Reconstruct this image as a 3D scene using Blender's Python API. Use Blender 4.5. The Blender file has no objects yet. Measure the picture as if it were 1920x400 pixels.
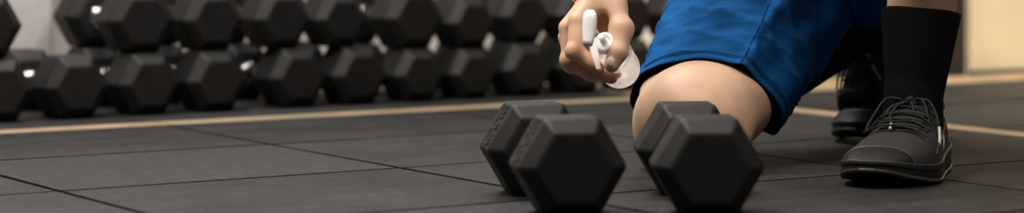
import bpy, bmesh, math, random
import numpy as np
from mathutils import Vector, Matrix

random.seed(4); np.random.seed(4)
scene = bpy.context.scene
COL = scene.collection

# ------------------------------------------------------------------ camera
F_PX, CAM_H, HORIZON = 4260.0, 0.33, -147.0
cam_data = bpy.data.cameras.new('camera')
cam_data.sensor_width = 36.0
cam_data.lens = 36.0 * F_PX / 1920.0
cam_data.shift_y = -(200.0 - HORIZON) / 1920.0
cam_data.clip_start = 0.05
cam_data.dof.use_dof = True
cam_data.dof.focus_distance = 2.97
cam_data.dof.aperture_fstop = 2.7
cam = bpy.data.objects.new('camera', cam_data)
cam.location = (0, 0, CAM_H); cam.rotation_euler = (math.pi / 2, 0, 0)
COL.objects.link(cam); scene.camera = cam

# ------------------------------------------------------------------ world, lamps, exposure
world = bpy.data.worlds.new('world'); scene.world = world; world.use_nodes = True
world.node_tree.nodes['Background'].inputs['Color'].default_value = (1.0, .93, .87, 1)
world.node_tree.nodes['Background'].inputs['Strength'].default_value = 0.085
vs = scene.view_settings
vs.view_transform = 'Standard'; vs.look = 'None'; vs.gamma = 1.0; vs.use_curve_mapping = False
vs.exposure = 0.0

def area(name, loc, target, sx, sy, power, col):
    d = bpy.data.lights.new(name, 'AREA'); d.shape = 'RECTANGLE'; d.size = sx; d.size_y = sy
    d.energy = power; d.color = col
    o = bpy.data.objects.new(name, d); COL.objects.link(o); o.location = loc
    o.rotation_euler = (Vector(target) - Vector(loc)).to_track_quat('-Z', 'Y').to_euler()
    return o
area('ceiling_lamp_back', (-.7, 4.05, 2.7), (0.0, 3.2, 0), 1.6, .3, 60, (1, .95, .92))
area('ceiling_lamp_key', (-1.0, 2.45, 2.6), (0.2, 3.0, 0.1), 1.1, .8, 68, (1, .94, .87))
area('front_fill_lamp', (0.95, 1.45, 2.7), (0.3, 3.0, 0.1), 1.1, .5, 50, (1, .92, .84))  # unseen fill added to brighten dumbbell fronts, shoe and thigh
area('ceiling_lamp_column', (2.2, 4.0, 2.4), (1.75, 4.9, 0.2), .6, .3, 29, (1, .84, .60)).data.spread = math.radians(75)

# ------------------------------------------------------------------ pixel / floor helpers
def P(u, v, Y):
    return Vector(((u - 960) / F_PX * Y, Y, CAM_H - (v - HORIZON) / F_PX * Y))
def ground(u, v):
    Y = F_PX * CAM_H / (v - HORIZON)
    return Vector(((u - 960) / F_PX * Y, Y))
G0 = ground(0, 245); AX = (ground(1920, 145) - G0).normalized(); BX = Vector((-AX.y, AX.x))
ROOM = math.atan2(AX.y, AX.x)
def ab(a, b, z=0.0):
    p = G0 + AX * a + BX * b
    return Vector((p.x, p.y, z))
def a_at(u, b):            # where along the wall a picture column meets the line at depth b
    k = (u - 960) / F_PX; q = G0 + BX * b
    return (k * q.y - q.x) / (AX.x - k * AX.y)

# ------------------------------------------------------------------ object helpers
def new_obj(name, mesh, mat=None, parent=None, smooth=False):
    o = bpy.data.objects.new(name, mesh); COL.objects.link(o)
    if mat is not None and len(mesh.materials) == 0: mesh.materials.append(mat)
    if parent: o.parent = parent
    if smooth: mesh.shade_smooth()
    return o
def mesh_from(verts, faces, name='mesh'):
    m = bpy.data.meshes.new(name)
    m.from_pydata([tuple(v) for v in verts], [], [tuple(int(i) for i in f) for f in faces]); m.update()
    return m
def bm_mesh(bm, name='mesh'):
    m = bpy.data.meshes.new(name); bm.to_mesh(m); bm.free(); return m
def empty(name, loc=(0, 0, 0), rz=0.0):
    o = bpy.data.objects.new(name, None); o.empty_display_size = .05; COL.objects.link(o)
    o.location = loc; o.rotation_euler = (0, 0, rz); return o
def tag(o, label, cat, group=None):
    o['label'] = label; o['category'] = cat
    if group: o['group'] = group
    return o
def copy_tree(o, parent=None):
    c = o.copy(); COL.objects.link(c); c.parent = parent
    for ch in o.children: copy_tree(ch, c)
    return c
def box_bm(bm, lo, hi):
    vs_ = [bm.verts.new((x, y, z)) for z in (lo[2], hi[2]) for y in (lo[1], hi[1]) for x in (lo[0], hi[0])]
    for f in ((0, 2, 3, 1), (4, 5, 7, 6), (0, 1, 5, 4), (2, 6, 7, 3), (0, 4, 6, 2), (1, 3, 7, 5)):
        bm.faces.new([vs_[i] for i in f])
def catmull(pts, n, closed=False):
    pts = [Vector(p) for p in pts]; out = []; m = len(pts)
    segs = m if closed else m - 1
    for i in range(segs):
        g = (lambda k: pts[k % m]) if closed else (lambda k: pts[min(max(k, 0), m - 1)])
        p0, p1, p2, p3 = g(i - 1), g(i), g(i + 1), g(i + 2)
        for j in range(n):
            t = j / n
            out.append(.5 * ((2 * p1) + (p2 - p0) * t + (2 * p0 - 5 * p1 + 4 * p2 - p3) * t * t + (3 * p1 - p0 - 3 * p2 + p3) * t ** 3))
    if not closed: out.append(pts[-1].copy())
    return out
def tube(pts, rad, segs=8, closed=False, flat=1.0, upv=None):
    pts = [Vector(p) for p in pts]; n = len(pts); V = []; Fc = []
    r = rad if isinstance(rad, (list, tuple)) else [rad] * n
    prev = None
    for i, p in enumerate(pts):
        t = (pts[(i + 1) % n] - pts[i - 1]) if closed else (pts[min(i + 1, n - 1)] - pts[max(i - 1, 0)])
        t.normalize()
        if upv is not None: s = t.cross(Vector(upv))
        else: s = t.cross(Vector((0, 0, 1))) if prev is None else prev - t * prev.dot(t)
        if s.length < 1e-5: s = t.cross(Vector((0, 1, 0)))
        s.normalize(); prev = s; w = t.cross(s)
        for k in range(segs):
            a = 2 * math.pi * k / segs
            V.append(p + s * math.cos(a) * r[i] + w * math.sin(a) * r[i] * flat)
    for i in range(n if closed else n - 1):
        for k in range(segs):
            a, b = i * segs + k, i * segs + (k + 1) % segs
            c, d = ((i + 1) % n) * segs + (k + 1) % segs, ((i + 1) % n) * segs + k
            Fc.append((a, b, c, d))
    if not closed:
        Fc.append(tuple(range(segs))[::-1]); Fc.append(tuple((n - 1) * segs + k for k in range(segs)))
    return V, Fc
def rings_mesh(rings, cap0=True, cap1=True, closed=True):
    V = [p for r in rings for p in r]; n = len(rings[0]); Fc = []
    for i in range(len(rings) - 1):
        for k in range(n if closed else n - 1):
            Fc.append((i * n + k, i * n + (k + 1) % n, (i + 1) * n + (k + 1) % n, (i + 1) * n + k))
    if cap0: Fc.append(tuple(range(n))[::-1])
    if cap1: Fc.append(tuple((len(rings) - 1) * n + k for k in range(n)))
    return V, Fc
def merge(parts):
    V, Fc = [], []
    for v, f in parts:
        o = len(V); V += list(v); Fc += [tuple(i + o for i in q) for q in f]
    return V, Fc
def fix_normals(m):
    bm = bmesh.new(); bm.from_mesh(m); bmesh.ops.recalc_face_normals(bm, faces=bm.faces); bm.to_mesh(m); bm.free(); return m

# ------------------------------------------------------------------ materials
def mat(name, col, rough=.5, metal=0.0, noise=0.0, nscale=20.0, bump=0.0, bscale=200.0, spec=.5, col2=None, sss=0.0, detail=6.0, rvar=0.0, transmission=0.0):
    m = bpy.data.materials.new(name); m.use_nodes = True
    nt = m.node_tree; N = nt.nodes; L = nt.links; b = N['Principled BSDF']
    b.inputs['Roughness'].default_value = rough; b.inputs['Metallic'].default_value = metal
    b.inputs['Specular IOR Level'].default_value = spec
    b.inputs['Transmission Weight'].default_value = transmission
    if sss:
        b.inputs['Subsurface Weight'].default_value = sss; b.inputs['Subsurface Radius'].default_value = (.012, .005, .003)
        b.inputs['Subsurface Scale'].default_value = .6
    tc = N.new('ShaderNodeTexCoord')
    ns = N.new('ShaderNodeTexNoise'); ns.inputs['Scale'].default_value = nscale; ns.inputs['Detail'].default_value = detail
    L.new(tc.outputs['Object'], ns.inputs['Vector'])
    r = N.new('ShaderNodeValToRGB'); r.color_ramp.elements[0].position = .3; r.color_ramp.elements[1].position = .7
    c2 = col2 if col2 else tuple(c * (1 + noise) for c in col); c1 = col if col2 else tuple(c * (1 - noise) for c in col)
    r.color_ramp.elements[0].color = (*c1, 1); r.color_ramp.elements[1].color = (*c2, 1)
    L.new(ns.outputs['Fac'], r.inputs['Fac']); L.new(r.outputs['Color'], b.inputs['Base Color'])
    if rvar:
        mr = N.new('ShaderNodeMapRange'); mr.inputs['To Min'].default_value = rough - rvar; mr.inputs['To Max'].default_value = rough + rvar
        L.new(ns.outputs['Fac'], mr.inputs['Value']); L.new(mr.outputs['Result'], b.inputs['Roughness'])
    if bump:
        n2 = N.new('ShaderNodeTexNoise'); n2.inputs['Scale'].default_value = bscale; n2.inputs['Detail'].default_value = 3
        L.new(tc.outputs['Object'], n2.inputs['Vector'])
        bp = N.new('ShaderNodeBump'); bp.inputs['Strength'].default_value = bump; bp.inputs['Distance'].default_value = .002
        L.new(n2.outputs['Fac'], bp.inputs['Height']); L.new(bp.outputs['Normal'], b.inputs['Normal'])
    return m
M_RUBBER = mat('dumbbell_rubber', (.0085, .0078, .0074), .55, noise=.2, nscale=40, bump=.25, bscale=500, spec=.36, rvar=.06)
M_LETTER = mat('raised_lettering_rubber', (.018, .016, .015), .5, noise=.2, nscale=80, bump=.2, bscale=400)
M_CHROME = mat('chrome_steel', (.72, .71, .70), .16, metal=1, noise=.05, nscale=60)
M_CONC = mat('bare_screed', (.29, .215, .13), .8, noise=.25, nscale=9, bump=.3, bscale=90)
M_WALL = mat('grey_plaster', (.64, .63, .62), .85, noise=.25, nscale=3.5, bump=.3, bscale=60)
M_PILLAR = mat('cream_concrete', (.60, .51, .39), .8, noise=.12, nscale=5, bump=.3, bscale=50)
M_DARK = mat('shade_panel_and_footing', (.009, .0075, .006), .8, noise=.2, nscale=8)  # near black: the footing, and the panel that stands in for shade
M_WHITE = mat('white_plastic', (.92, .91, .90), .35, noise=.02, sss=.15)
M_SOLE = mat('black_foam_sole', (.006, .0055, .005), .6, spec=.3, noise=.2, nscale=60, bump=.2, bscale=300)
M_RIM = mat('grey_sole_rim', (.040, .037, .033), .42, noise=.2, nscale=60)
M_UPPER = mat('black_mesh_upper', (.015, .0142, .0135), .78, noise=.35, nscale=300, bump=.6, bscale=900)
M_LACE = mat('black_lace', (.007, .0065, .006), .8, noise=.3, nscale=400, bump=.5, bscale=800)
M_AGLET = mat('clear_lace_tip', (.45, .42, .38), .3, noise=.05)
M_SOCK = mat('black_sock_knit', (.006, .0056, .0053), .95, noise=.3, nscale=300, bump=.25, bscale=1100, spec=.06)
M_SHIRT = mat('dark_shirt', (.02, .02, .022), .9, noise=.2)
M_HAIR = mat('dark_hair', (.012, .009, .007), .6, noise=.3, nscale=90)
M_STRAP = mat('black_strap', (.01, .01, .01), .6, noise=.2)
M_GOLD = mat('gold_metal', (.75, .48, .20), .25, metal=1, noise=.1)

def fabric(name, c1, c2, inner=False):
    m = mat(name, c1, .9, col2=c2, nscale=14, spec=.08)
    N = m.node_tree.nodes; L = m.node_tree.links; b = N['Principled BSDF']
    b.inputs['Sheen Weight'].default_value = 0.0
    tc = N.new('ShaderNodeTexCoord'); n2 = N.new('ShaderNodeTexNoise'); n2.inputs['Scale'].default_value = 900
    L.new(tc.outputs['Object'], n2.inputs['Vector'])
    bp = N.new('ShaderNodeBump'); bp.inputs['Strength'].default_value = .2; bp.inputs['Distance'].default_value = .001
    L.new(n2.outputs['Fac'], bp.inputs['Height']); L.new(bp.outputs['Normal'], b.inputs['Normal'])
    return m
M_BLUE = fabric('blue_polyester', (.008, .082, .25), (.009, .092, .285))
M_BLUE_SEAM = fabric('blue_seam_thread', (.008, .055, .155), (.009, .06, .17))
M_LINER = fabric('black_lining', (.006, .006, .007), (.008, .008, .009), True)

def floor_tile_mat():
    m = bpy.data.materials.new('rubber_floor_tile'); m.use_nodes = True
    nt = m.node_tree; N = nt.nodes; L = nt.links; b = N['Principled BSDF']
    tc = N.new('ShaderNodeTexCoord'); oi = N.new('ShaderNodeObjectInfo')
    add = N.new('ShaderNodeVectorMath'); add.operation = 'ADD'
    L.new(tc.outputs['Object'], add.inputs[0]); L.new(oi.outputs['Location'], add.inputs[1])
    big = N.new('ShaderNodeTexNoise'); big.inputs['Scale'].default_value = 3.5; big.inputs['Detail'].default_value = 8; big.inputs['Roughness'].default_value = .65
    L.new(add.outputs[0], big.inputs['Vector'])
    st = N.new('ShaderNodeMapping'); st.inputs['Scale'].default_value = (5, 26, 5); st.inputs['Rotation'].default_value = (0, 0, .5)
    L.new(add.outputs[0], st.inputs['Vector'])
    streak = N.new('ShaderNodeTexNoise'); streak.inputs['Scale'].default_value = 1.0; streak.inputs['Detail'].default_value = 6
    L.new(st.outputs['Vector'], streak.inputs['Vector'])
    mx = N.new('ShaderNodeMath'); mx.operation = 'ADD'; L.new(big.outputs['Fac'], mx.inputs[0])
    ml = N.new('ShaderNodeMath'); ml.operation = 'MULTIPLY_ADD'; ml.inputs[1].default_value = .5; L.new(streak.outputs['Fac'], ml.inputs[0]); 
    rr = N.new('ShaderNodeMath'); rr.operation = 'MULTIPLY'; rr.inputs[1].default_value = .30; L.new(oi.outputs['Alpha'], rr.inputs[0])
    L.new(rr.outputs[0], ml.inputs[2]); L.new(ml.outputs[0], mx.inputs[1])
    r = N.new('ShaderNodeValToRGB'); e = r.color_ramp.elements
    e[0].position = .68; e[0].color = (.0065, .0060, .0057, 1); e[1].position = 1.05 if False else .98; e[1].color = (.0255, .0237, .0226, 1)
    L.new(mx.outputs[0], r.inputs['Fac'])
    fg = N.new('ShaderNodeTexNoise'); fg.inputs['Scale'].default_value = 70; fg.inputs['Detail'].default_value = 8; fg.inputs['Roughness'].default_value = .75
    sm2 = N.new('ShaderNodeMapping'); sm2.inputs['Scale'].default_value = (1.0, .45, 1); sm2.inputs['Rotation'].default_value = (0, 0, -.35)
    L.new(add.outputs[0], sm2.inputs['Vector']); L.new(sm2.outputs['Vector'], fg.inputs['Vector'])
    fr = N.new('ShaderNodeMapRange'); fr.inputs['From Min'].default_value = .3; fr.inputs['From Max'].default_value = .7; fr.inputs['To Min'].default_value = .42; fr.inputs['To Max'].default_value = 1.58
    L.new(fg.outputs['Fac'], fr.inputs['Value'])
    gm = N.new('ShaderNodeMix'); gm.data_type = 'RGBA'; gm.blend_type = 'MULTIPLY'; gm.inputs[0].default_value = 1
    L.new(r.outputs['Color'], gm.inputs[6]); L.new(fr.outputs['Result'], gm.inputs[7])
    sp = N.new('ShaderNodeTexVoronoi'); sp.inputs['Scale'].default_value = 340; L.new(add.outputs[0], sp.inputs['Vector'])
    th = N.new('ShaderNodeMath'); th.operation = 'LESS_THAN'; th.inputs[1].default_value = .10; L.new(sp.outputs['Distance'], th.inputs[0])
    mixc = N.new('ShaderNodeMix'); mixc.data_type = 'RGBA'; mixc.inputs[7].default_value = (.10, .095, .09, 1)
    sc = N.new('ShaderNodeMath'); sc.operation = 'MULTIPLY'; sc.inputs[1].default_value = .35; L.new(th.outputs[0], sc.inputs[0])
    L.new(sc.outputs[0], mixc.inputs[0]); L.new(gm.outputs[2], mixc.inputs[6]); L.new(mixc.outputs[2], b.inputs['Base Color'])
    b.inputs['Roughness'].default_value = .66; b.inputs['Specular IOR Level'].default_value = .3
    gr = N.new('ShaderNodeTexNoise'); gr.inputs['Scale'].default_value = 260; gr.inputs['Detail'].default_value = 4; L.new(add.outputs[0], gr.inputs['Vector'])
    hs = N.new('ShaderNodeMath'); hs.operation = 'ADD'; L.new(gr.outputs['Fac'], hs.inputs[0]); L.new(streak.outputs['Fac'], hs.inputs[1])
    bp = N.new('ShaderNodeBump'); bp.inputs['Strength'].default_value = .5; bp.inputs['Distance'].default_value = .002
    L.new(hs.outputs[0], bp.inputs['Height']); L.new(bp.outputs['Normal'], b.inputs['Normal'])
    return m
M_TILE = floor_tile_mat()

def skin_mat():
    m = bpy.data.materials.new('skin'); m.use_nodes = True
    nt = m.node_tree; N = nt.nodes; L = nt.links; b = N['Principled BSDF']
    at = N.new('ShaderNodeAttribute'); at.attribute_name = 'tone'
    tc = N.new('ShaderNodeTexCoord'); ns = N.new('ShaderNodeTexNoise'); ns.inputs['Scale'].default_value = 45; ns.inputs['Detail'].default_value = 6
    L.new(tc.outputs['Object'], ns.inputs['Vector'])
    mr = N.new('ShaderNodeMapRange'); mr.inputs['To Min'].default_value = .86; mr.inputs['To Max'].default_value = 1.12
    L.new(ns.outputs['Fac'], mr.inputs['Value'])
    mu = N.new('ShaderNodeMix'); mu.data_type = 'RGBA'; mu.blend_type = 'MULTIPLY'; mu.inputs[0].default_value = 1
    L.new(at.outputs['Color'], mu.inputs[6]); L.new(mr.outputs['Result'], mu.inputs[7]); L.new(mu.outputs[2], b.inputs['Base Color'])
    b.inputs['Roughness'].default_value = .48; b.inputs['Specular IOR Level'].default_value = .4
    b.inputs['Subsurface Weight'].default_value = .12; b.inputs['Subsurface Radius'].default_value = (.010, .004, .002); b.inputs['Subsurface Scale'].default_value = .5
    n2 = N.new('ShaderNodeTexVoronoi'); n2.inputs['Scale'].default_value = 500; L.new(tc.outputs['Object'], n2.inputs['Vector'])
    bp = N.new('ShaderNodeBump'); bp.inputs['Strength'].default_value = .05; bp.inputs['Distance'].default_value = .001
    L.new(n2.outputs['Distance'], bp.inputs['Height']); L.new(bp.outputs['Normal'], b.inputs['Normal'])
    return m
M_SKIN = skin_mat()

def clear_mat(name, tint, milky):
    m = bpy.data.materials.new(name); m.use_nodes = True
    nt = m.node_tree; N = nt.nodes; L = nt.links; out = N['Material Output']; b = N['Principled BSDF']
    b.inputs['Base Color'].default_value = (*tint, 1); b.inputs['Roughness'].default_value = .06
    b.inputs['Transmission Weight'].default_value = 1.0; b.inputs['IOR'].default_value = 1.33
    tr = N.new('ShaderNodeBsdfTransparent'); df = N.new('ShaderNodeBsdfTranslucent'); df.inputs['Color'].default_value = (.9, .9, .9, 1)
    d2 = N.new('ShaderNodeBsdfDiffuse'); d2.inputs['Color'].default_value = (.85, .85, .85, 1)
    dd = N.new('ShaderNodeAddShader'); L.new(df.outputs[0], dd.inputs[0]); L.new(d2.outputs[0], dd.inputs[1])
    m1 = N.new('ShaderNodeMixShader'); m1.inputs[0].default_value = .5
    L.new(tr.outputs[0], m1.inputs[1]); L.new(b.outputs[0], m1.inputs[2])
    tc = N.new('ShaderNodeTexCoord'); ns = N.new('ShaderNodeTexNoise'); ns.inputs['Scale'].default_value = 30
    L.new(tc.outputs['Object'], ns.inputs['Vector'])
    mr = N.new('ShaderNodeMapRange'); mr.inputs['To Min'].default_value = milky * .5; mr.inputs['To Max'].default_value = milky * 1.5
    L.new(ns.outputs['Fac'], mr.inputs['Value'])
    m2 = N.new('ShaderNodeMixShader'); L.new(mr.outputs['Result'], m2.inputs[0])
    L.new(m1.outputs[0], m2.inputs[1]); L.new(dd.outputs[0], m2.inputs[2]); L.new(m2.outputs[0], out.inputs['Surface'])
    return m
M_CLEAR = clear_mat('clear_plastic', (1, 1, 1), .015)
M_BASE = clear_mat('thick_clear_plastic_base', (1, 1, 1), .40)
M_FROST = clear_mat('translucent_white_plastic', (1, 1, 1), .65)

# ------------------------------------------------------------------ the setting
bm = bmesh.new(); box_bm(bm, (-4.5, -4.0, -.12), (5.5, 1.6, -.014))
floor = new_obj('floor', bm_mesh(bm, 'floor'), M_CONC)
floor.location = (G0.x, G0.y, 0); floor.rotation_euler = (0, 0, ROOM)
floor['kind'] = 'structure'; floor['label'] = 'bare tan screed floor under dark rubber gym tiles'
TG = .0015
tile_cache = {}
TONE = {(-.23, -.81): 1.0, (-.23, -1.2): .25, (-.71, -.81): .7, (-.23, -.43): .1, (.26, -.43): 0, (.26, -.81): .55, (-.71, -.43): .1, (.77, -.43): 0, (.26, -1.2): .5}   # tone of single tiles, lowest in the row nearest the stacked dumbbells
def tile(a0, a1, b0, b1):
    key = (round(a1 - a0, 3), round(b1 - b0, 3))
    if key not in tile_cache:
        bm = bmesh.new(); w, d = (a1 - a0) / 2 - TG, (b1 - b0) / 2 - TG
        box_bm(bm, (-w, -d, -.0138), (w, d, 0))
        top = [e for e in bm.edges if all(v.co.z > -.001 for v in e.verts)]
        bmesh.ops.bevel(bm, geom=top, offset=.003, segments=2, affect='EDGES')
        tile_cache[key] = bm_mesh(bm, 'rubber_tile')
    o = new_obj('rubber_tile', tile_cache[key], M_TILE, floor)
    o.color = (1, 1, 1, TONE.get((round(a0, 2), round(b0, 2)), random.uniform(.2, .8)))
    o.location = ((a0 + a1) / 2, (b0 + b1) / 2, random.uniform(-.0004, 0)); o.rotation_euler = (0, 0, random.uniform(-.0015, .0015))
    return o
acols = [-2.155, -1.672, -1.19, -.707, -.225, .257, .770, 1.285]
acols2 = [1.345, 1.84, 2.335, 2.83, 3.325]
brows = [-3.14, -2.755, -2.365, -1.975, -1.588, -1.2, -.813, -.43, -.045]
for cols in (acols, acols2):
    for i in range(len(cols) - 1):
        for j in range(len(brows) - 1):
            tile(cols[i], cols[i + 1], brows[j], brows[j + 1])
for i in range(len(acols) - 1):                       # strip of mat that the dumbbells stand on
    tile(acols[i], acols[i + 1], .022, .44)

def room_box(name, a0, a1, b0, b1, z0, z1, m, label):
    bm = bmesh.new(); box_bm(bm, (a0, b0, z0), (a1, b1, z1))
    bmesh.ops.bevel(bm, geom=[e for e in bm.edges], offset=.006 if z1 > .1 else .0008, segments=2, affect='EDGES')
    o = new_obj(name, bm_mesh(bm, name), m); o.location = (G0.x, G0.y, 0); o.rotation_euler = (0, 0, ROOM)
    o['kind'] = 'structure'; o['label'] = label
    return o
room_box('trim_1', -2.155, 2.24, -.043, .020, -.0138, -.0008, M_CONC, 'tan bare strip between the floor tiles and the dumbbells')
room_box('trim_2', 1.287, 1.343, -3.14, -.044, -.0138, -.0008, M_CONC, 'tan bare strip between two fields of floor tiles')
room_box('trim_3', 1.287, 3.3, .021, .112, -.0138, -.0010, M_CONC, 'tan bare floor at the foot of the pillar')
room_box('shade_panel', 2.09, 2.238, .148, .60, -.0138, 3.0, M_DARK, 'added dark panel standing in for the shaded side of the cream pillar')  # added panel, near black in place of the pillar's shaded left side
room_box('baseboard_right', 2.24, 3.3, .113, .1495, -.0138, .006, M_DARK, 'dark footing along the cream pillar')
room_box('wall_back', -4.5, 5.5, .62, .8, -.014, 3.0, M_WALL, 'grey plaster wall behind the stacked dumbbells')
room_box('pillar_right', 2.24, 3.3, .15, .622, -.014, 3.0, M_PILLAR, 'cream concrete pillar at the right edge in warm light')
aL = a_at(101, .50)
room_box('pillar_left', aL - .55, aL, .50, .622, -.014, 3.0, M_WALL, 'pale grey pillar seen in the gap of the dumbbell stack')

# ------------------------------------------------------------------ hex dumbbells
def head_mesh(a, half, cham, inner, bev=.0035):
    rings = []
    for y, r in ((-half - cham, a * inner), (-half, a), (half, a), (half + cham, a * inner)):
        rings.append([Vector((r * math.cos(k * math.pi / 3), y, r * math.sin(k * math.pi / 3))) for k in range(6)])
    m = mesh_from(*rings_mesh(rings))
    bm = bmesh.new(); bm.from_mesh(m); bmesh.ops.recalc_face_normals(bm, faces=bm.faces)
    bmesh.ops.bevel(bm, geom=list(bm.edges), offset=bev, segments=3, profile=.6, affect='EDGES')
    for f in bm.faces: f.smooth = f.calc_area() < 2.5e-4
    bm.to_mesh(m); bm.free(); return m
def handle_mesh(L, r):
    V, Fc = [], []; n = 20; rings = []
    pr = [(i / 16, r * (1 - .18 * abs(i / 8 - 1) ** 1.5)) for i in range(2, 15)]
    cl = [(.0, 1.30), (.02, 1.36), (.045, 1.36), (.065, 1.25), (.078, 1.02), (.09, .90)]      # rounded collar next to each head
    pr = [(t, r * k) for t, k in cl] + pr[:] + [(1 - t, r * k) for t, k in cl[::-1]]
    for t, rr in sorted(pr):
        y = (t - .5) * L
        rings.append([Vector((rr * math.cos(2 * math.pi * k / n), y, rr * math.sin(2 * math.pi * k / n))) for k in range(n)])
    m = mesh_from(*rings_mesh(rings)); fix_normals(m); m.shade_smooth(); return m
db_cache = {}
def dumbbell(loc, rz, a, half, cham, inner, sep):
    key = (round(a, 4), round(half, 4), round(sep, 4))
    if key not in db_cache: db_cache[key] = (head_mesh(a, half, cham, inner), handle_mesh(sep - 2 * half - cham, .0165))
    hm, gm = db_cache[key]
    root = empty('hex_dumbbell', loc, rz)
    zc = a * math.sqrt(3) / 2
    for y in (0, sep):
        h = new_obj('weight_head', hm, M_RUBBER, root); h.location = (0, y, zc)
    g = new_obj('handle', gm, M_CHROME, root); g.location = (0, sep / 2, zc); g['label'] = 'chrome steel handle'
    return root
def lettering(head, a, half, strokes):
    """raised bar-like characters along the upper left side face of a weight head"""
    nrm = Vector((-math.cos(math.pi / 6), 0, math.sin(math.pi / 6))); tan = Vector((math.sin(math.pi / 6), 0, math.cos(math.pi / 6)))
    ap = a * math.sqrt(3) / 2; bm = bmesh.new()
    M = Matrix((tan, Vector((0, 1, 0)), nrm)).transposed()
    for (s0, s1, y0, y1) in strokes:
        bx = bmesh.new(); box_bm(bx, (s0 * a, y0 * half, ap - .001), (s1 * a, y1 * half, ap + .0016))
        bmesh.ops.transform(bx, matrix=M.to_4x4(), verts=bx.verts); m = bm_mesh(bx); bm.from_mesh(m); bpy.data.meshes.remove(m)
    bmesh.ops.recalc_face_normals(bm, faces=bm.faces)
    o = new_obj('raised_lettering', bm_mesh(bm), M_LETTER, head); o['label'] = 'worn raised lettering'
FA = .0633
def fore(u_f, Y_f, u_r, Y_r, label):
    pf = Vector(((u_f - 960) / F_PX * Y_f, Y_f, 0)); pr = Vector(((u_r - 960) / F_PX * Y_r, Y_r, 0)); d = pr - pf
    r = dumbbell(pf, math.atan2(-d.x, d.y), FA, .030, .017, .73, d.length)
    return tag(r, label, 'dumbbell', 'pair of dumbbells on the floor')
db1 = fore(1063.5, 2.570, 1001, 2.765, 'black rubber hex dumbbell on floor, left of the pair, side lettering showing')
db2 = fore(1324, 2.570, 1287, 2.760, 'black rubber hex dumbbell on floor right in front of the bare knee')
rnd = random.Random(9); st = []; x = -.40
while x < .40:                                        # unreadable characters: short raised bars
    w = rnd.uniform(.04, .09); kind = rnd.randrange(3)
    st.append((x, x + .022, -.55, .5))
    if kind != 1: st.append((x, x + w, .28, .5))
    if kind != 0: st.append((x, x + w, -.55, -.33))
    if kind == 2: st.append((x, x + w * .8, -.1, .1))
    x += w + .045
for h in [c for c in db1.children if c.name.startswith('weight_head')]: lettering(h, FA, .030, st)

LOW = [(6, .0590), (148, .0605), (285, .0605), (412, .0605), (565, .0605), (680, .0600), (793, .0555), (893, .0535), (995, .0575), (1098, .0575), (1195, .0570), (1290, .0570)]
UPP = [(-20, .0625), (272, .0630), (405, .0605), (535, .0590), (645, .0560), (783, .0640), (889, .0545), (991, .0580), (1092, .0570), (1189, .0540), (1284, .0540)]
ordinal = ['first', 'second', 'third', 'fourth', 'fifth', 'sixth', 'seventh', 'eighth', 'ninth', 'tenth', 'eleventh', 'twelfth']
BF = .125
lowa = []
for i, (u, a) in enumerate(LOW):
    b_mid = BF + .045; s = a_at(u, BF); lowa.append((s, a))
    r = dumbbell(ab(s, b_mid, 0), ROOM + random.uniform(-.03, .03), a, .031, .017, .68, .205)
    extra = {0: ', cut by the picture edge', 9: ', just below the hand', 10: ', just behind the spray bottle', 11: ', mostly behind the knee'}.get(i, '')
    tag(r, 'dark hex dumbbell %s from left in lower row%s' % (ordinal[i], extra), 'dumbbell', 'dumbbells stacked in two rows along the wall')
for i, (u, a) in enumerate(UPP):
    b_mid = BF + .065; s = a_at(u, BF + .02)
    z0 = max(la * math.sqrt(3) for (ls, la) in lowa if abs(ls - s) < (a + la) * .5 + .012)
    r = dumbbell(ab(s, b_mid, z0 + .0005), ROOM + random.uniform(-.035, .035), a, .031, .017, .68, .205)
    extra = {0: ', cut by the left edge', 1: ', right of the bright gap', 5: ', the biggest there', 8: ', behind the hand', 10: ', mostly behind the shorts'}.get(i, '')
    tag(r, 'dark hex dumbbell %s from left in upper row%s' % (ordinal[i], extra), 'dumbbell', 'dumbbells stacked in two rows along the wall')

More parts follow.
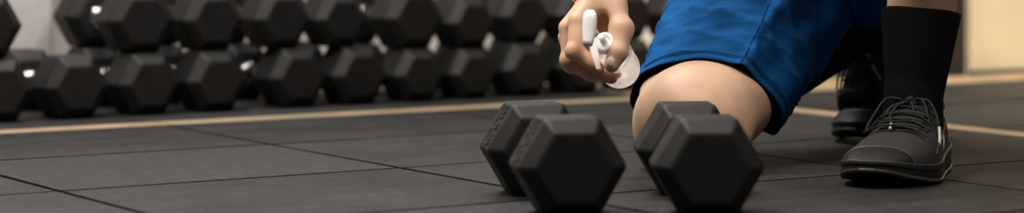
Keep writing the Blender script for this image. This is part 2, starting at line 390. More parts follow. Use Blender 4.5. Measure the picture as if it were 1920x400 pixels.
# ------------------------------------------------------------------ distance-field modelling for the body
def cone(p, a, b, r1, r2):
    a = np.array(a, np.float32); b = np.array(b, np.float32); d = b - a
    h = np.clip(((p - a) @ d) / float(d @ d), 0, 1)
    q = p - a - h[:, None] * d
    return np.sqrt((q * q).sum(1)) - (r1 + (r2 - r1) * h)
def ell(p, c, r, axes=None):
    q = p - np.array(c, np.float32)
    if axes is not None: q = q @ np.array(axes, np.float32).T
    r = np.array(r, np.float32); k0 = np.sqrt(((q / r) ** 2).sum(1)); k1 = np.sqrt(((q / (r * r)) ** 2).sum(1)) + 1e-9
    return k0 * (k0 - 1) / k1
def smin(a, b, k):
    h = np.clip(.5 + .5 * (b - a) / k, 0, 1)
    return b + (a - b) * h - k * h * (1 - h)
def smax(a, b, k): return -smin(-a, -b, k)
def surface_nets(fn, lo, hi, res):
    lo = np.array(lo, np.float32); hi = np.array(hi, np.float32)
    n = np.ceil((hi - lo) / res).astype(int) + 1
    ax = [lo[i] + res * np.arange(n[i], dtype=np.float32) for i in range(3)]
    val = np.empty(tuple(n), np.float32)
    step = max(1, 400000 // (n[1] * n[2]))
    for i in range(0, n[0], step):
        g = np.stack(np.meshgrid(ax[0][i:i + step], ax[1], ax[2], indexing='ij'), -1)
        val[i:i + step] = fn(g.reshape(-1, 3)).reshape(g.shape[:3])
    neg = val < 0
    cn = n - 1; cnt = np.zeros(tuple(cn), np.int8); sm = np.zeros(tuple(cn) + (3,), np.float32)
    offs = [(i, j, k) for i in (0, 1) for j in (0, 1) for k in (0, 1)]
    sl = lambda o: tuple(slice(o[d], o[d] + cn[d]) for d in range(3))
    for o in offs:
        for d in range(3):
            if o[d]: continue
            q = list(o); q[d] = 1; A, B = val[sl(o)], val[sl(tuple(q))]
            c = (A < 0) != (B < 0)
            t = np.where(c, A / np.where(c, A - B, 1), 0)
            cnt += c
            for e in range(3): sm[..., e] += np.where(c, (t if e == d else o[e]), 0)
    act = cnt > 0; idx = -np.ones(tuple(cn), np.int64); idx[act] = np.arange(act.sum())
    ijk = np.argwhere(act); V = lo + res * (ijk + sm[act] / cnt[act][:, None])
    Fs = []
    for d in range(3):
        e1, e2 = (d + 1) % 3, (d + 2) % 3
        s0 = [slice(0, n[k]) for k in range(3)]; s1 = list(s0); s0[d] = slice(0, n[d] - 1); s1[d] = slice(1, n[d])
        c = neg[tuple(s0)] != neg[tuple(s1)]
        q = np.argwhere(c); q = q[(q[:, e1] > 0) & (q[:, e2] > 0) & (q[:, e1] < cn[e1]) & (q[:, e2] < cn[e2])]
        if not len(q): continue
        def at(o1, o2):
            w = q.copy(); w[:, e1] -= o1; w[:, e2] -= o2; return idx[w[:, 0], w[:, 1], w[:, 2]]
        f = np.stack([at(0, 0), at(1, 0), at(1, 1), at(0, 1)], 1)
        flip = ~neg[q[:, 0], q[:, 1], q[:, 2]]
        f[flip] = f[flip][:, ::-1]; Fs.append(f)
    Fa = np.concatenate(Fs)
    E_ = np.concatenate([Fa[:, [0, 1]], Fa[:, [1, 2]], Fa[:, [2, 3]], Fa[:, [3, 0]]])
    deg = np.bincount(E_.ravel(), minlength=len(V)).astype(np.float32)[:, None] + 1e-6
    for it in range(6):                                   # alternate shrink / swell smoothing
        acc = np.zeros_like(V)
        for e in range(3):
            acc[:, e] = np.bincount(E_[:, 0], V[E_[:, 1], e], len(V)) + np.bincount(E_[:, 1], V[E_[:, 0], e], len(V))
        V = V + (acc / deg - V) * (.55 if it % 2 == 0 else -.50)
    return V, Fa

FWD = Vector((-.62, -.785, 0)).normalized(); LEFT = Vector((-FWD.y, FWD.x, 0))
HIP_R, HIP_L = Vector((.445, 3.32, .37)), Vector((.535, 3.24, .39))
KNEE_L = Vector((.535, 2.86, .50)); ANK_L = Vector((.527, 2.985, .085))
SOCKTOP = P(1727, 22, 3.0)
BALL_R = Vector((.550, 3.43, 0)); ANK_R = Vector((.510, 3.385, .168))
KNEE_R = P(1296, 232, 3.03)
def h(u, v, d): return P(u, v, 2.92 + d)
WR = h(1127, -14, .035); ELB = Vector((.18, 3.08, .49)); SHO_R = Vector((.31, 3.20, .76)); SHO_L = Vector((.60, 2.98, .78))
FING = dict(
    index=[(1083, 40, .002), (1079, 95, -.012), (1106, 117, -.014), (1122, 129, -.010)],
    middle=[(1065, 52, .022), (1069, 111, .012), (1104, 137, .008), (1147, 146, .008)],
    ring=[(1063, 70, .043), (1074, 121, .036), (1113, 141, .032), (1153, 137, .030)],
    pinky=[(1068, 86, .062), (1083, 124, .056), (1116, 137, .050), (1146, 130, .048)])
FR = dict(index=(.0118, .0108, .0095, .0080), middle=(.0118, .0108, .0095, .0080), ring=(.0112, .0102, .0090, .0078), pinky=(.0100, .0090, .0080, .0070))
THUMB = [(1146, 12, .014), (1163, 54, -.008), (1159, 97, -.022), (1147, 122, -.025)]
NAIL = h(1144.5, 117, -.0345)

def sd_hand(p):
    d = cone(p, ELB, WR, .043, .0285)
    m0 = h(1116, 2, .022); m1 = h(1112, 8, .032); m2 = h(1110, 14, .044); m3 = h(1112, 20, .052)
    for s, n_, r in ((m0, 'index', .019), (m1, 'middle', .019), (m2, 'ring', .018), (m3, 'pinky', .016)):
        d = smin(d, cone(p, s, h(*FING[n_][0]), r, FR[n_][0] + .0004), .010)
    d = smin(d, cone(p, WR, h(*THUMB[0]), .026, .0185), .012)
    d = smin(d, cone(p, h(*THUMB[0]), h(*THUMB[1]), .0185, .0148), .012)
    d = smin(d, cone(p, h(1146, 24, .026), h(1092, 40, .020), .011, .009), .009)      # web of skin between thumb and index
    d = smin(d, cone(p, h(1148, 36, .034), h(1100, 58, .040), .013, .013), .009)
    d = smin(d, cone(p, h(1146, 46, .028), h(1120, 38, .030), .010, .010), .008)
    d = smin(d, ell(p, h(1096, 62, .040), (.016, .020, .024)), .012)                  # palm
    d = smax(d, -ell(p, h(1131, 48, -.001), (.0085, .026, .017)), .008)                 # hollow between thumb and index
    for n_ in FING:
        c = [h(*q) for q in FING[n_]]; r = FR[n_]; f = None
        for i in range(3):
            e = cone(p, c[i], c[i + 1], r[i], r[i + 1]); f = e if f is None else smin(f, e, .003)
        f = smin(f, ell(p, c[1] + Vector((-.002, 0, -.001)), (r[1] * 1.12,) * 3), .004)  # knuckle
        d = smin(d, f, .0022)
    c = [h(*q) for q in THUMB]
    t = smin(cone(p, c[1], c[2], .0150, .0128), cone(p, c[2], c[3], .0130, .0098), .004)
    t = smin(t, ell(p, c[1] + Vector((.003, 0, 0)), (.0142,) * 3), .010)
    d = smin(d, t, .004)
    n_ = ell(p, NAIL, (.0052, .0030, .0068))                                           # thumb nail, slightly proud
    return np.minimum(d, n_)
HEM_C = P(1318, 185, 3.12); HEM_N = ((HIP_R - P(1318, 190, 3.12)).normalized() + Vector((0, .25, .1))).normalized()
def sd_kneel(p):
    k0 = P(1316, 190, 3.125); ax = (HIP_R - k0).normalized(); up = Vector((0, 0, 1)); up = (up - ax * up.dot(ax)).normalized()
    sd = ax.cross(up); L_ = (HIP_R - k0).length; rel = p - np.array(k0, np.float32)
    al = rel @ np.array(ax, np.float32); w = rel @ np.array(up, np.float32); q = rel @ np.array(sd, np.float32)
    t = np.clip(al / L_, 0, 1); over = np.clip(-al, 0, None) + np.clip(al - L_, 0, None)
    hw = .0905 + .012 * t; hu = np.where(w > 0, .0622, .066) + .02 * t          # thigh: wide, a little flat, squarish section
    pn = ((np.abs(q) / hw) ** 2.7 + (np.abs(w) / hu) ** 2.7) ** (1 / 2.7)
    d = np.sqrt((pn * .075) ** 2 + over ** 2) - .075
    d = smin(d, ell(p, P(1372, 180, 3.09), (.052, .05, .047)), .035)
    past = (p - np.array(HEM_C, np.float32)) @ np.array(HEM_N, np.float32)
    d = d + .022 * np.clip((past + .002) / .03, 0, 1)                            # slimmer under the cloth
    d = smin(d, cone(p, k0, KNEE_R + Vector((.004, .004, 0)), .058, .068), .025)
    d = smin(d, ell(p, KNEE_R, (.068, .058, .068)), .05)
    s0 = Vector((KNEE_R.x + .002, 3.075, .062)); mid = s0.lerp(ANK_R, .33)
    d = smin(d, cone(p, s0, mid, .058, .047), .03)
    d = smin(d, cone(p, mid, ANK_R, .047, .036), .02)
    return d
def sd_plant(p):
    d = cone(p, ANK_L, SOCKTOP, .033, .0440)
    c2 = SOCKTOP.lerp(KNEE_L, .35) + Vector((.004, .012, 0))
    d = smin(d, cone(p, SOCKTOP, c2, .0440, .0540), .004)
    d = smin(d, cone(p, c2, KNEE_L, .054, .056), .03)
    d = smin(d, ell(p, KNEE_L, (.058, .06, .064)), .03)
    d = smin(d, cone(p, KNEE_L, HIP_L, .066, .10), .04)
    return d
def sd_body(p):
    d = smin(sd_kneel(p), sd_plant(p), .02)
    pel = (HIP_R + HIP_L) / 2 + Vector((.02, .03, .05)); ch = pel + Vector((-.10, -.13, .33))
    d = smin(d, cone(p, pel, pel + Vector((-.03, -.04, .15)), .135, .12), .06)
    d = smin(d, cone(p, pel + Vector((-.03, -.04, .15)), ch, .12, .13), .06)
    d = smin(d, cone(p, SHO_R, SHO_L, .065, .065), .08)
    nk = ch + Vector((-.05, -.06, .16)); d = smin(d, cone(p, ch, nk, .06, .055), .05)
    hd = nk + Vector((-.045, -.055, .11))
    d = smin(d, ell(p, hd, (.085, .085, .115)), .03)
    d = smin(d, cone(p, hd + FWD * .075 + Vector((0, 0, .02)), hd + FWD * .10 + Vector((0, 0, -.02)), .010, .015), .012)
    for s in (-1, 1): d = smin(d, ell(p, hd + LEFT * .08 * s, (.02, .02, .032)), .008)
    d = smin(d, cone(p, SHO_R, ELB, .058, .045), .04)
    d = smin(d, cone(p, ELB, WR, .043, .0285), .02)
    elbl = Vector((.66, 2.80, .60)); wl = Vector((.52, 2.84, .62))
    d = smin(d, cone(p, SHO_L, elbl, .058, .045), .04); d = smin(d, cone(p, elbl, wl, .043, .03), .02)
    lh = wl + Vector((-.07, 0, -.02)); d = smin(d, cone(p, wl, lh, .028, .034), .015)
    for k in range(4): d = smin(d, cone(p, lh + Vector((-.015, -.03 + .02 * k, 0)), lh + Vector((-.07, -.035 + .022 * k, -.035)), .010, .008), .004)
    d = smin(d, cone(p, lh + Vector((.02, -.03, 0)), lh + Vector((-.03, -.06, -.02)), .012, .009), .006)
    return d
def box_of(pts, pad):
    a = np.array([tuple(q) for q in pts]); return a.min(0) - pad, a.max(0) + pad
hand_pts = [h(*q) for f in FING.values() for q in f] + [h(*q) for q in THUMB] + [WR, WR.lerp(ELB, .35)]
HB = box_of(hand_pts, .032)
KB = (np.array((.12, 2.92, -.02)), np.array((.52, 3.36, .26)))
PB = (np.array((.44, 2.86, .05)), np.array((.64, 3.09, .34)))
CB = (np.array((-.02, 2.66, -.02)), np.array((.88, 3.62, 1.30)))
regions = [(sd_hand, HB, .0017), (sd_kneel, KB, .0042), (sd_plant, PB, .0045)]
allV, allF = [], []; off = 0
for fn, bx, res in regions:
    V, Fc = surface_nets(fn, bx[0], bx[1], res); allV.append(V); allF.append(Fc + off); off += len(V)
V, Fc = surface_nets(sd_body, CB[0], CB[1], .0125)
cen = V[Fc].mean(1); keep = np.ones(len(Fc), bool)
for fn, bx, res in regions: keep &= ~((cen > bx[0] + .008) & (cen < bx[1] - .008)).all(1)
allV.append(V); allF.append(Fc[keep] + off)
V = np.concatenate(allV); Fc = np.concatenate(allF)
bmsh = bpy.data.meshes.new('body'); bmsh.from_pydata(V.tolist(), [], Fc.tolist()); bmsh.update(); bmsh.shade_smooth()
tone = np.tile(np.array((.70, .45, .30, 1.0), np.float32), (len(V), 1))
def paint(c, rad, colr, amt, V=V):
    dd = np.sqrt(((V - np.array(tuple(c))) ** 2).sum(1)); w = np.clip(1 - dd / rad, 0, 1) ** 1.2 * amt
    tone[:, :3] = tone[:, :3] * (1 - w[:, None]) + np.array(colr) * w[:, None]
red = (.62, .29, .17)
for n_ in FING:
    paint(h(*FING[n_][0]), .020, red, .6); paint(h(*FING[n_][1]), .024, red, .8); paint(h(*FING[n_][3]), .022, (.56, .24, .15), .9)
    paint(h(*FING[n_][2]), .018, (.58, .27, .16), .8)
paint(h(1131, 40, .014), .026, (.46, .19, .10), .9)  # thumb web painted darker, shade of the hollow put into the skin tone
paint(h(*THUMB[1]) + Vector((.008, -.008, 0)), .016, red, .3); paint(h(*THUMB[2]), .017, red, .45); paint(h(*THUMB[3]), .016, (.55, .25, .16), .6)
q = (V - np.array(tuple(NAIL))) / np.array((.0058, .008, .0074)); nl = (q * q).sum(1) < 1
tone[nl, :3] = (.88, .66, .56)
paint(h(1153, 84, -.034), .0022, (.10, .05, .03), 3.0)                                  # mole on the thumb
paint(KNEE_R + Vector((.02, -.05, -.03)), .07, (.68, .38, .25), .5)
att = bmsh.color_attributes.new('tone', 'FLOAT_COLOR', 'POINT'); att.data.foreach_set('color', tone.ravel())

person = tag(empty('person', (KNEE_R.x, KNEE_R.y, 0)), 'person in blue shorts kneeling on one knee, holding a clear spray bottle', 'person')
pinv = Matrix.Translation(-Vector(person.location))
def worn(name, mesh, m, parent=None, smooth=True):
    if parent is None: mesh.transform(pinv)
    else: mesh.transform(pinv)
    o = new_obj(name, mesh, m, parent or person, smooth); return o
worn('body', bmsh, M_SKIN)

# ------------------------------------------------------------------ blue shorts
AXD = (HIP_R - P(1318, 190, 3.12)).normalized(); C0 = P(1318, 185, 3.12)
def on_plane(u, v, c, n):
    r = Vector(((u - 960) / F_PX, 1, -(v - HORIZON) / F_PX)); o = Vector((0, 0, CAM_H))
    return o + r * ((c - o).dot(n) / r.dot(n))
HEM = [(1201, 138), (1222, 126), (1250, 117), (1280, 112), (1310, 109), (1345, 112), (1376, 118), (1394, 121), (1407, 133), (1425, 155), (1448, 177), (1464, 200), (1467, 222), (1460, 246), (1449, 254), (1430, 247),
       (1390, 240), (1330, 232), (1270, 226), (1222, 218), (1190, 207), (1181, 190), (1184, 172), (1191, 153)]
hem_plane_n = (AXD + Vector((0, .25, .1))).normalized()
hem = [on_plane(u, v, C0, hem_plane_n) for u, v in HEM]
R2 = lambda d, sx: [C0 + AXD * d + (q - C0) * sx for q in hem]
def ellipse_ring(c, n, rx, ry, up=Vector((0, 0, 1))):
    s = n.cross(up).normalized(); w = s.cross(n).normalized(); out = []
    for k in range(len(hem)):
        a = math.pi - 2 * math.pi * (k + 1.0) / len(hem)
        out.append(c + s * math.cos(a) * rx + w * math.sin(a) * ry)
    return out
def ring_push(ring, shifts):
    return [q + Vector(shifts) for q in ring]
ctrl = [hem, R2(.045, 1.03), R2(.10, 1.08), R2(.17, 1.16), R2(.25, 1.26), R2(.33, 1.32)]
dense_r = [catmull(r, 7, True) for r in ctrl]
NC = len(dense_r[0])
def loft(rings, n):
    cols = [catmull([r[k] for r in rings], n) for k in range(len(rings[0]))]
    return [[cols[k][i] for k in range(len(cols))] for i in range(len(cols[0]))]
rr = loft(dense_r, 14)
def wrinkle(rings, amp, seed):
    rs = np.random.RandomState(seed); ph = rs.uniform(0, 6.28, 8); n = len(rings[0]); c = [sum(r, Vector()) / n for r in rings]
    out = []
    for i, r in enumerate(rings):
        t = i / (len(rings) - 1); row = []
        for k, q in enumerate(r):
            s = k / n
            w = math.sin(2 * math.pi * (5 * s + 2.2 * t) + ph[0]) * .5 + math.sin(2 * math.pi * (9 * s - 3.0 * t) + ph[1]) * .35
            w += math.sin(2 * math.pi * (14 * s + 5 * t) + ph[2]) * .2 + math.sin(2 * math.pi * (3 * s + 7 * t) + ph[3]) * .35
            w += .9 * (1 - abs(math.sin(math.pi * (7 * t + 4.5 * s) + ph[4] + .6 * math.sin(9 * s)))) ** 4 + .6 * (1 - abs(math.sin(math.pi * (12 * t - 5 * s) + ph[5]))) ** 4
            fall = min(1.0, .12 + t * 4)
            row.append(q + (q - c[i]).normalized() * amp * w * fall)
        out.append(row)
    return out
rr = wrinkle(rr, .0042, 3)
parts = [rings_mesh(rr, False, False)]
# the other leg of the shorts and the seat
nl_ = (KNEE_L - HIP_L).normalized()
lring = [ellipse_ring(KNEE_L.lerp(HIP_L, t) + Vector((-.02, 0, dz)), nl_, rx, ry) for t, dz, rx, ry in ((.12, .0, .088, .085), (.3, -.01, .090, .10), (.55, -.04, .092, .125), (.8, -.065, .096, .15), (1.05, -.05, .11, .16))]
ll = wrinkle(loft([catmull(r, 4, True) for r in lring], 8), .004, 8)
parts.append(rings_mesh(ll, False, False))
pc = (HIP_R + HIP_L) / 2
pring = [ellipse_ring(pc + Vector((.03, .04, dz)), Vector((0, 0, 1)), rx, ry, Vector((-.62, -.785, 0))) for dz, rx, ry in ((-.13, .10, .09), (-.09, .165, .14), (0, .19, .16), (.1, .175, .15), (.2, .155, .13))]
pp_ = loft([catmull(r, 3, True) for r in pring], 5)
parts.append(rings_mesh(pp_, True, False))
def outward(VF, rings):
    n = len(rings[0]); i = len(rings) // 2; c = sum(rings[i], Vector()) / n; a_, b_, c_ = rings[i][0], rings[i][1], rings[i + 1][0]
    nrm = (b_ - a_).cross(c_ - a_)
    return VF if nrm.dot(a_ - c) > 0 else (VF[0], [tuple(f[::-1]) for f in VF[1]])
parts = [outward(q, g) for q, g in zip(parts, (rr, ll, pp_))]
sm_ = mesh_from(*merge(parts), 'shorts')
sm_.materials.append(M_BLUE); sm_.materials.append(M_LINER)
shorts = worn('shorts', sm_, None)
shorts['label'] = 'loose blue sports shorts with black lining'
so = shorts.modifiers.new('thickness', 'SOLIDIFY'); so.thickness = .0016; so.offset = -1; so.material_offset = 1; so.material_offset_rim = 0
def seam(pts, r, name='seam'):
    V_, F_ = tube(pts, r, 6); o = worn(name, mesh_from(V_, F_), M_BLUE_SEAM, shorts); return o
vis = list(range(0, int(NC * .56)))
seam([rr[4][k] + (rr[4][k] - C0).normalized() * .0003 for k in vis], .0007, 'hem_stitching')
seam([rr[5][k] + (rr[5][k] - C0).normalized() * .0003 for k in vis], .0007, 'hem_stitching')
kx = int(NC * 6.6 / 24)
seam(catmull([rr[i][kx - int(i * .12)] + (rr[i][kx - int(i * .12)] - sum(rr[i], Vector()) / NC).normalized() * .0007 for i in range(0, 57, 4)], 4), .0011, 'side_seam')

# shirt (above the picture) follows the torso
pel = (HIP_R + HIP_L) / 2 + Vector((.02, .03, .05)); ch = pel + Vector((-.10, -.13, .33))
def sd_shirt(p):
    d = cone(p, pel + Vector((0, 0, .08)), pel + Vector((-.03, -.04, .15)), .145, .135)
    d = smin(d, cone(p, pel + Vector((-.03, -.04, .15)), ch, .135, .142), .06)
    d = smin(d, cone(p, SHO_R, SHO_L, .075, .075), .08)
    d = smin(d, cone(p, SHO_R, SHO_R.lerp(ELB, .6), .07, .062), .04)
    d = smin(d, cone(p, SHO_L, SHO_L.lerp(Vector((.66, 2.80, .60)), .6), .07, .062), .04)
    return d
V, Fc = surface_nets(sd_shirt, (.1, 2.7, .36), (.85, 3.5, 1.0), .014)
m_ = bpy.data.meshes.new('shirt'); m_.from_pydata(V.tolist(), [], Fc.tolist()); m_.update(); worn('shirt', m_, M_SHIRT)
hd = ch + Vector((-.095, -.115, .27))
V, Fc = surface_nets(lambda p: smax(ell(p, hd + Vector((.012, .015, .02)), (.094, .094, .112)), -ell(p, hd + FWD * .10 + Vector((0, 0, -.05)), (.10, .10, .11)), .01), hd - Vector((.13,) * 3), hd + Vector((.13, .13, .15)), .01)
m_ = bpy.data.meshes.new('hair'); m_.from_pydata(V.tolist(), [], Fc.tolist()); m_.update(); worn('hair', m_, M_HAIR)

# ------------------------------------------------------------------ socks
def sock(c_pts, radii, n=40, name='sock'):
    c = catmull(c_pts, 8); r = [v.x for v in catmull([Vector((q, 0, 0)) for q in radii], 8)]
    rings = []
    for i, p in enumerate(c):
        t = (c[min(i + 1, len(c) - 1)] - c[max(i - 1, 0)]).normalized(); s = t.cross(Vector((0, 1, 0))).normalized(); w = s.cross(t)
        rings.append([p + (s * math.cos(2 * math.pi * k / n) + w * math.sin(2 * math.pi * k / n)) * (r[i] + (.0005 if k % 2 else 0)) for k in range(n)])
    t = (c[-1] - c[-2]).normalized(); cc = c[-1]
    rings.append([cc + (q - cc) * .965 + t * .0012 for q in rings[-1]]); rings.append([cc + (q - cc) * .95 - t * .012 for q in rings[-1]])
    m = mesh_from(*rings_mesh(rings, True, False)); fix_normals(m); return worn(name, m, M_SOCK)
sk = sock([ANK_L + Vector((0, .0, -.04)), ANK_L + Vector((0, 0, .01)), ANK_L.lerp(SOCKTOP, .3), ANK_L.lerp(SOCKTOP, .6), SOCKTOP], [.040, .0385, .040, .0455, .0520])
sk['label'] = 'black knit crew sock on the planted leg'
d_ = (Vector((KNEE_R.x + .002, 3.075, .062)).lerp(ANK_R, .33) - ANK_R)
sk2 = sock([ANK_R + Vector((0, 0, -.03)), ANK_R, ANK_R + d_ * .3, ANK_R + d_ * .95], [.040, .040, .043, .050])
sk2['label'] = 'black sock on the kneeling leg'

# ------------------------------------------------------------------ shoes
SL = .298
def prof(keys, x):
    for (x0, y0), (x1, y1) in zip(keys, keys[1:]):
        if x <= x1:
            t = (x - x0) / (x1 - x0); t = t * t * (3 - 2 * t) if False else t; return y0 + (y1 - y0) * t
    return keys[-1][1]
WK = [(0, 0.006), (.004, .016), (.012, .026), (.03, .035), (.06, .038), (.10, .039), (.14, .043), (.18, .050), (.215, .053), (.245, .050), (.270, .041), (.285, .030), (.293, .018), (SL, .005)]
HK = [(0, .050), (.004, .072), (.015, .086), (.04, .090), (.08, .090), (.11, .090), (.14, .084), (.17, .075), (.20, .066), (.23, .057), (.255, .050), (.275, .043), (.288, .036), (SL, .026)]
ZB = [(0, .006), (.02, .001), (.06, 0), (.20, 0), (.235, .003), (.27, .010), (SL, .020)]
ZT = [(0, .034), (.06, .031), (.15, .026), (.22, .024), (.26, .027), (SL, .034)]
def skew(x): return -.006 * math.sin(math.pi * min(1, x / SL)) + .012 * max(0, (x - .2) / .1)      # inward curve of the last
def outline(k, grow, n=72):
    out = []
    xs = [SL * (.5 - .5 * math.cos(math.pi * i / (n // 2))) for i in range(n // 2 + 1)]
    for x in xs: out.append((x, skew(x) + prof(WK, x) + grow))
    for x in xs[::-1][1:-1]: out.append((x, skew(x) - prof(WK, x) - grow))
    return [(x + grow * (2 * x / SL - 1), y) for x, y in out]
def make_shoe(name, origin, fwd, bend, side, label, pale=False):
    """origin: the ball of the foot on the floor; side=+1 keeps the inner curve to local +y"""
    fwd = Vector(fwd).normalized(); lat = Vector((-fwd.y, fwd.x, 0)); XB = .205
    def T(x, y, z):
        th = bend * min(1, max(0, (XB + .02 - x) / .05)); rx = x - XB
        th_m = th * .92
        px = rx * math.cos(th_m) + z * math.sin(th_m); pz = -rx * math.sin(th_m) + z * math.cos(th_m) if rx < 0 else z
        if rx >= 0: px = rx
        return Vector(origin) + fwd * px + lat * (y * side) + Vector((0, 0, pz))
    root = empty('running_shoe', (0, 0, 0)); root.parent = person; root['label'] = label
    def part(nm, VF, m, par=None, smooth=True):
        me = mesh_from(*VF); fix_normals(me); me.transform(pinv)
        return new_obj(nm, me, m, par or root, smooth)
    # sole: stacked outlines
    def lev(f, grow): return [T(x, y, prof(ZB, max(0, min(SL, x))) * (1 - f) + prof(ZT, max(0, min(SL, x))) * f) for x, y in outline(0, grow)]
    sole = part('midsole', rings_mesh([lev(0, -.004), lev(.06, .001), lev(.35, .004), lev(.55, .002), lev(.7, .003), lev(.95, .0045), lev(1, .002), lev(1.02, -.006)]), M_SOLE)
    part('outsole_rim', tube([T(x, y, prof(ZB, max(0, min(SL, x))) + .0035) for x, y in outline(0, .0022)], .0030, 6, True), M_RIM, sole)
    part('welt_line', tube([T(x, y, prof(ZT, max(0, min(SL, x))) + .0005) for x, y in outline(0, .0030)], .0016, 6, True), M_RIM, sole)
    # upper: dome sections
    def sec(x, th, g=0.0):
        w = prof(WK, x) + g; zt = prof(ZT, x) - .003; hh = prof(HK, x) + g
        c, s = math.cos(th), math.sin(th)
        return T(x, skew(x) + w * math.copysign(abs(c) ** .72, c), zt + max(.004, hh - zt) * s ** .85)
    xs = [SL * (.5 - .5 * math.cos(math.pi * i / 40)) for i in range(41)]
    ths = [math.pi * j / 24 for j in range(25)]
    part('upper', rings_mesh([[sec(x, t) for t in ths] for x in xs], True, True, False), M_UPPER)
    # toe rand
    rx = [.262 + (SL - .262) * (1 - (1 - i / 14) ** 2) for i in range(15)]
    part('toe_bumper', rings_mesh([[sec(x, t, .0022) for t in ths] for x in rx], False, True, False), M_SOLE)
    part('toe_piping', tube([sec(.262, t, .0016) for t in ths], .0014, 6), M_RIM)
    # piping along quarter
    for s_ in (0, 1):
        path = [(.205, .30), (.17, .42), (.13, .36), (.09, .44), (.05, .62), (.02, .70)]
        pts = catmull([sec(x, (t if s_ == 0 else math.pi - t), .0008) for x, t in path], 6)
        part('side_piping', tube(pts, .0016, 6), M_RIM)
    if pale:
        grid = [(x, t, sec(x, t, .0085)) for x in [.01 + .2 * i / 50 for i in range(51)] for t in [math.pi * j / 60 for j in range(61)]]
        def near(u, v):
            best = min(grid, key=lambda g: (960 + F_PX * g[2].x / g[2].y - u) ** 2 + (HORIZON + F_PX * (CAM_H - g[2].z) / g[2].y - v) ** 2 + g[2].y * 2000)
            return best[2]
        for du in (0, 9):
            pp = part('side_piping', tube(catmull([near(1610 + du, 76), near(1622 + du, 98), near(1634 + du * .6, 124), near(1650, 150)], 5), .0017, 6), M_AGLET); pp['label'] = 'pale shoe piping'
    # tongue and collar
    part('tongue', rings_mesh([[sec(x, math.pi * (.38 + .24 * j / 8), .003 + .004 * (1 - i / 12)) for j in range(9)] for i, x in enumerate([.105 + .095 * i / 12 for i in range(13)])], False, False, False), M_LACE)
    col = [T(.084 + .043 * math.cos(a), skew(.08) + .031 * math.sin(a), .086 + .010 * math.cos(a) ** 2) for a in [2 * math.pi * k / 28 for k in range(28)]]
    part('collar', tube(col, .0060, 8, True), M_UPPER)
    part('heel_tab', tube([T(.004, 0, .088), T(-.001, 0, .080), T(-.002, 0, .065), T(-.001, 0, .045)], .0035, 8), M_UPPER)
    st_ = part('reflective_strip', tube(catmull([T(.112, -.044, .030), T(.100, -.0435, .042), T(.092, -.0405, .056), T(.085, -.037, .068)], 4), .0016, 6), M_AGLET); st_['label'] = 'pale reflective strip'
    # laces
    def across(x0, x1, g):
        return catmull([sec(x0 + (x1 - x0) * j / 6, math.pi * (.30 + .40 * j / 6), g + .0025 * math.sin(math.pi * j / 6)) for j in range(7)], 3)
    for i in range(5):
        x = .118 + .021 * i
        part('lace', tube(across(x, x + .010, .0045), .0019, 6, flat=.55), M_LACE)
        part('lace', tube(across(x + .010, x, .0060), .0019, 6, flat=.55), M_LACE)
    kn = sec(.128, math.pi / 2, .010)
    k0 = T(.128, skew(.128), prof(HK, .128) + .010)
    bow = []
    for s_ in (1, -1):
        bow.append(catmull([k0, T(.135, .022 * s_, .100), T(.155, .034 * s_, .082), T(.178, .040 * s_, .062), T(.175, .026 * s_, .066), T(.148, .014 * s_, .090), k0], 6))
    for b_ in bow: part('lace_loop', tube(b_, .0017, 6), M_LACE)
    for pts in ([k0, T(.150, .006, .092), T(.175, .010, .080), T(.196, .004, .074), T(.212, .002, .067)], [k0, T(.130, -.03, .098), T(.150, -.047, .072), T(.172, -.053, .045)]):
        c = catmull(pts, 5); part('lace_end', tube(c[:-4], .0017, 6), M_LACE); e = part('lace_tip', tube(c[-5:], .0021, 6), M_AGLET); e['label'] = 'pale lace tip'
    part('lace_knot', tube([k0 + Vector((-.006, 0, 0)), k0 + Vector((0, 0, .003)), k0 + Vector((.006, 0, 0))], [.004, .006, .004], 8), M_LACE)
    return root
psi = math.radians(22)
make_shoe('planted', (.483, 2.882, 0), (-math.sin(psi), -math.cos(psi), 0), 0.0, -1, 'black running shoe planted flat, toe towards the dumbbells')
make_shoe('rear', BALL_R, FWD, math.radians(66), 1, 'black running shoe up on its toes behind the planted shoe', True)

# ------------------------------------------------------------------ wristband
def ring_around(c, n, r, rad, name, m, tilt=Vector()):
    n = (n + tilt).normalized(); s = n.cross(Vector((0, 1, 0))).normalized(); w = s.cross(n)
    V_, F_ = tube([c + (s * math.cos(a) + w * math.sin(a)) * r for a in [2 * math.pi * k / 40 for k in range(40)]], rad, 8, True)
    return worn(name, mesh_from(V_, F_), m)
wn = (ELB - WR).normalized()
wb = ring_around(WR - wn * .007, wn, .0325, .0024, 'wristband', M_STRAP); wb['label'] = 'thin black wristband'
br = ring_around(WR - wn * .008 + Vector((-.002, 0, 0)), wn, .0365, .0014, 'bracelet', M_GOLD, Vector((-.10, 0, 0))); br['label'] = 'thin gold bracelet'

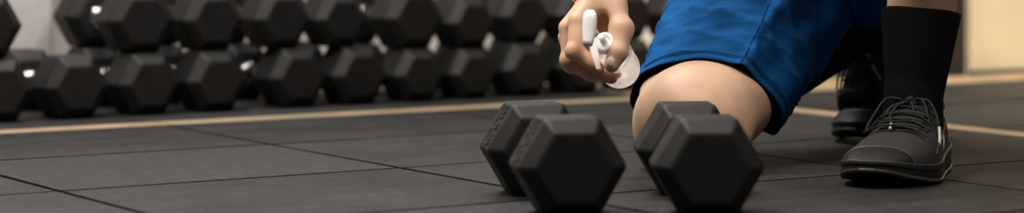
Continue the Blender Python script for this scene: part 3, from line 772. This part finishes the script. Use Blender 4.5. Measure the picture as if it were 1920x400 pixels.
# ------------------------------------------------------------------ spray bottle
NK, BS = h(1127, 69, -.040), h(1164, 132, .078)
bdir = (NK - BS); BL = bdir.length; bdir.normalize()
bs = bdir.cross(Vector((0, 0, 1))).normalized(); bw = bs.cross(bdir)
bottle = tag(empty('spray_bottle', BS), 'clear plastic spray bottle with white pump head held in the hand', 'bottle')
binv = Matrix.Translation(-BS)
def lathe(pr, n=40):
    return [[BS + bdir * t + (bs * math.cos(2 * math.pi * k / n) + bw * math.sin(2 * math.pi * k / n)) * r for k in range(n)] for t, r in pr]
def bpart(nm, VF, m, smooth=True, par=None):
    me = mesh_from(*VF); fix_normals(me); me.transform(binv); return new_obj(nm, me, m, par or bottle, smooth)
RB = .0272
outer = [(.004, RB - .0015), (.008, RB), (.05, RB), (.072, RB), (.082, RB * .95), (.090, RB * .78), (.096, .013), (.100, .0105), (.108, .0105)]
body_ = bpart('bottle_body', rings_mesh(lathe(outer), False, False), M_CLEAR)
bpart('bottle_base', rings_mesh(lathe([(.010, .002), (.010, RB * .6), (.016, RB - .002), (.012, RB + .0002), (.003, RB - .0008), (0, RB - .005), (.003, RB * .55), (.004, .002)]), True, True), M_BASE)
bpart('dip_tube', tube([BS + bdir * .015, BS + bdir * .11], .0018, 8), M_FROST)
bpart('collar', rings_mesh(lathe([(.100, .0110), (.1005, .0128), (.113, .0128), (.1145, .0118), (.1150, .0085), (.1125, .0080), (.1125, .0045), (.128, .0040)]), True, True), M_WHITE)
# pump head: rounded bar with a cut-off outlet, standing up the picture side of the collar
def bar(c_list, wx, wy, n=16, e=2.6):
    rings = []; n_ = n
    for i, c in enumerate(c_list):
        t = (c_list[min(i + 1, len(c_list) - 1)] - c_list[max(i - 1, 0)]).normalized()
        s = Vector((1, 0, 0)); s = (s - t * s.dot(t)).normalized(); w = s.cross(t)
        ring = []
        for k in range(n_):
            a = 2 * math.pi * k / n_; ca, sa = math.cos(a), math.sin(a)
            ring.append(c + s * wx[i] * math.copysign(abs(ca) ** (2 / e), ca) + w * wy[i] * math.copysign(abs(sa) ** (2 / e), sa))
        rings.append(ring)
    return rings_mesh(rings)
cb = [h(1107, 20.5, -.042), h(1107, 22, -.043), h(1106.5, 27, -.045), h(1106, 36, -.047), h(1105, 50, -.049), h(1104, 64, -.052), h(1102.5, 78, -.056), h(1102, 85, -.058)]
head_ = bpart('pump_head', bar(cb, [.002, .0058, .0086, .0092, .0092, .0085, .0070, .0058], [.002, .005, .0075, .008, .008, .0075, .006, .0055]), M_WHITE)
bpart('pump_neck', bar([h(1119, 66, -.047), h(1114, 61, -.048), h(1107, 55, -.048)], [.0045, .005, .006], [.0045, .005, .006]), M_WHITE, par=head_)
bpart('trigger_lever', bar([h(1111, 62, -.042), h(1112, 84, -.044), h(1116, 104, -.040), h(1122, 128, -.032)], [.0065, .0052, .0042, .0028], [.004, .0035, .003, .002]), M_FROST)
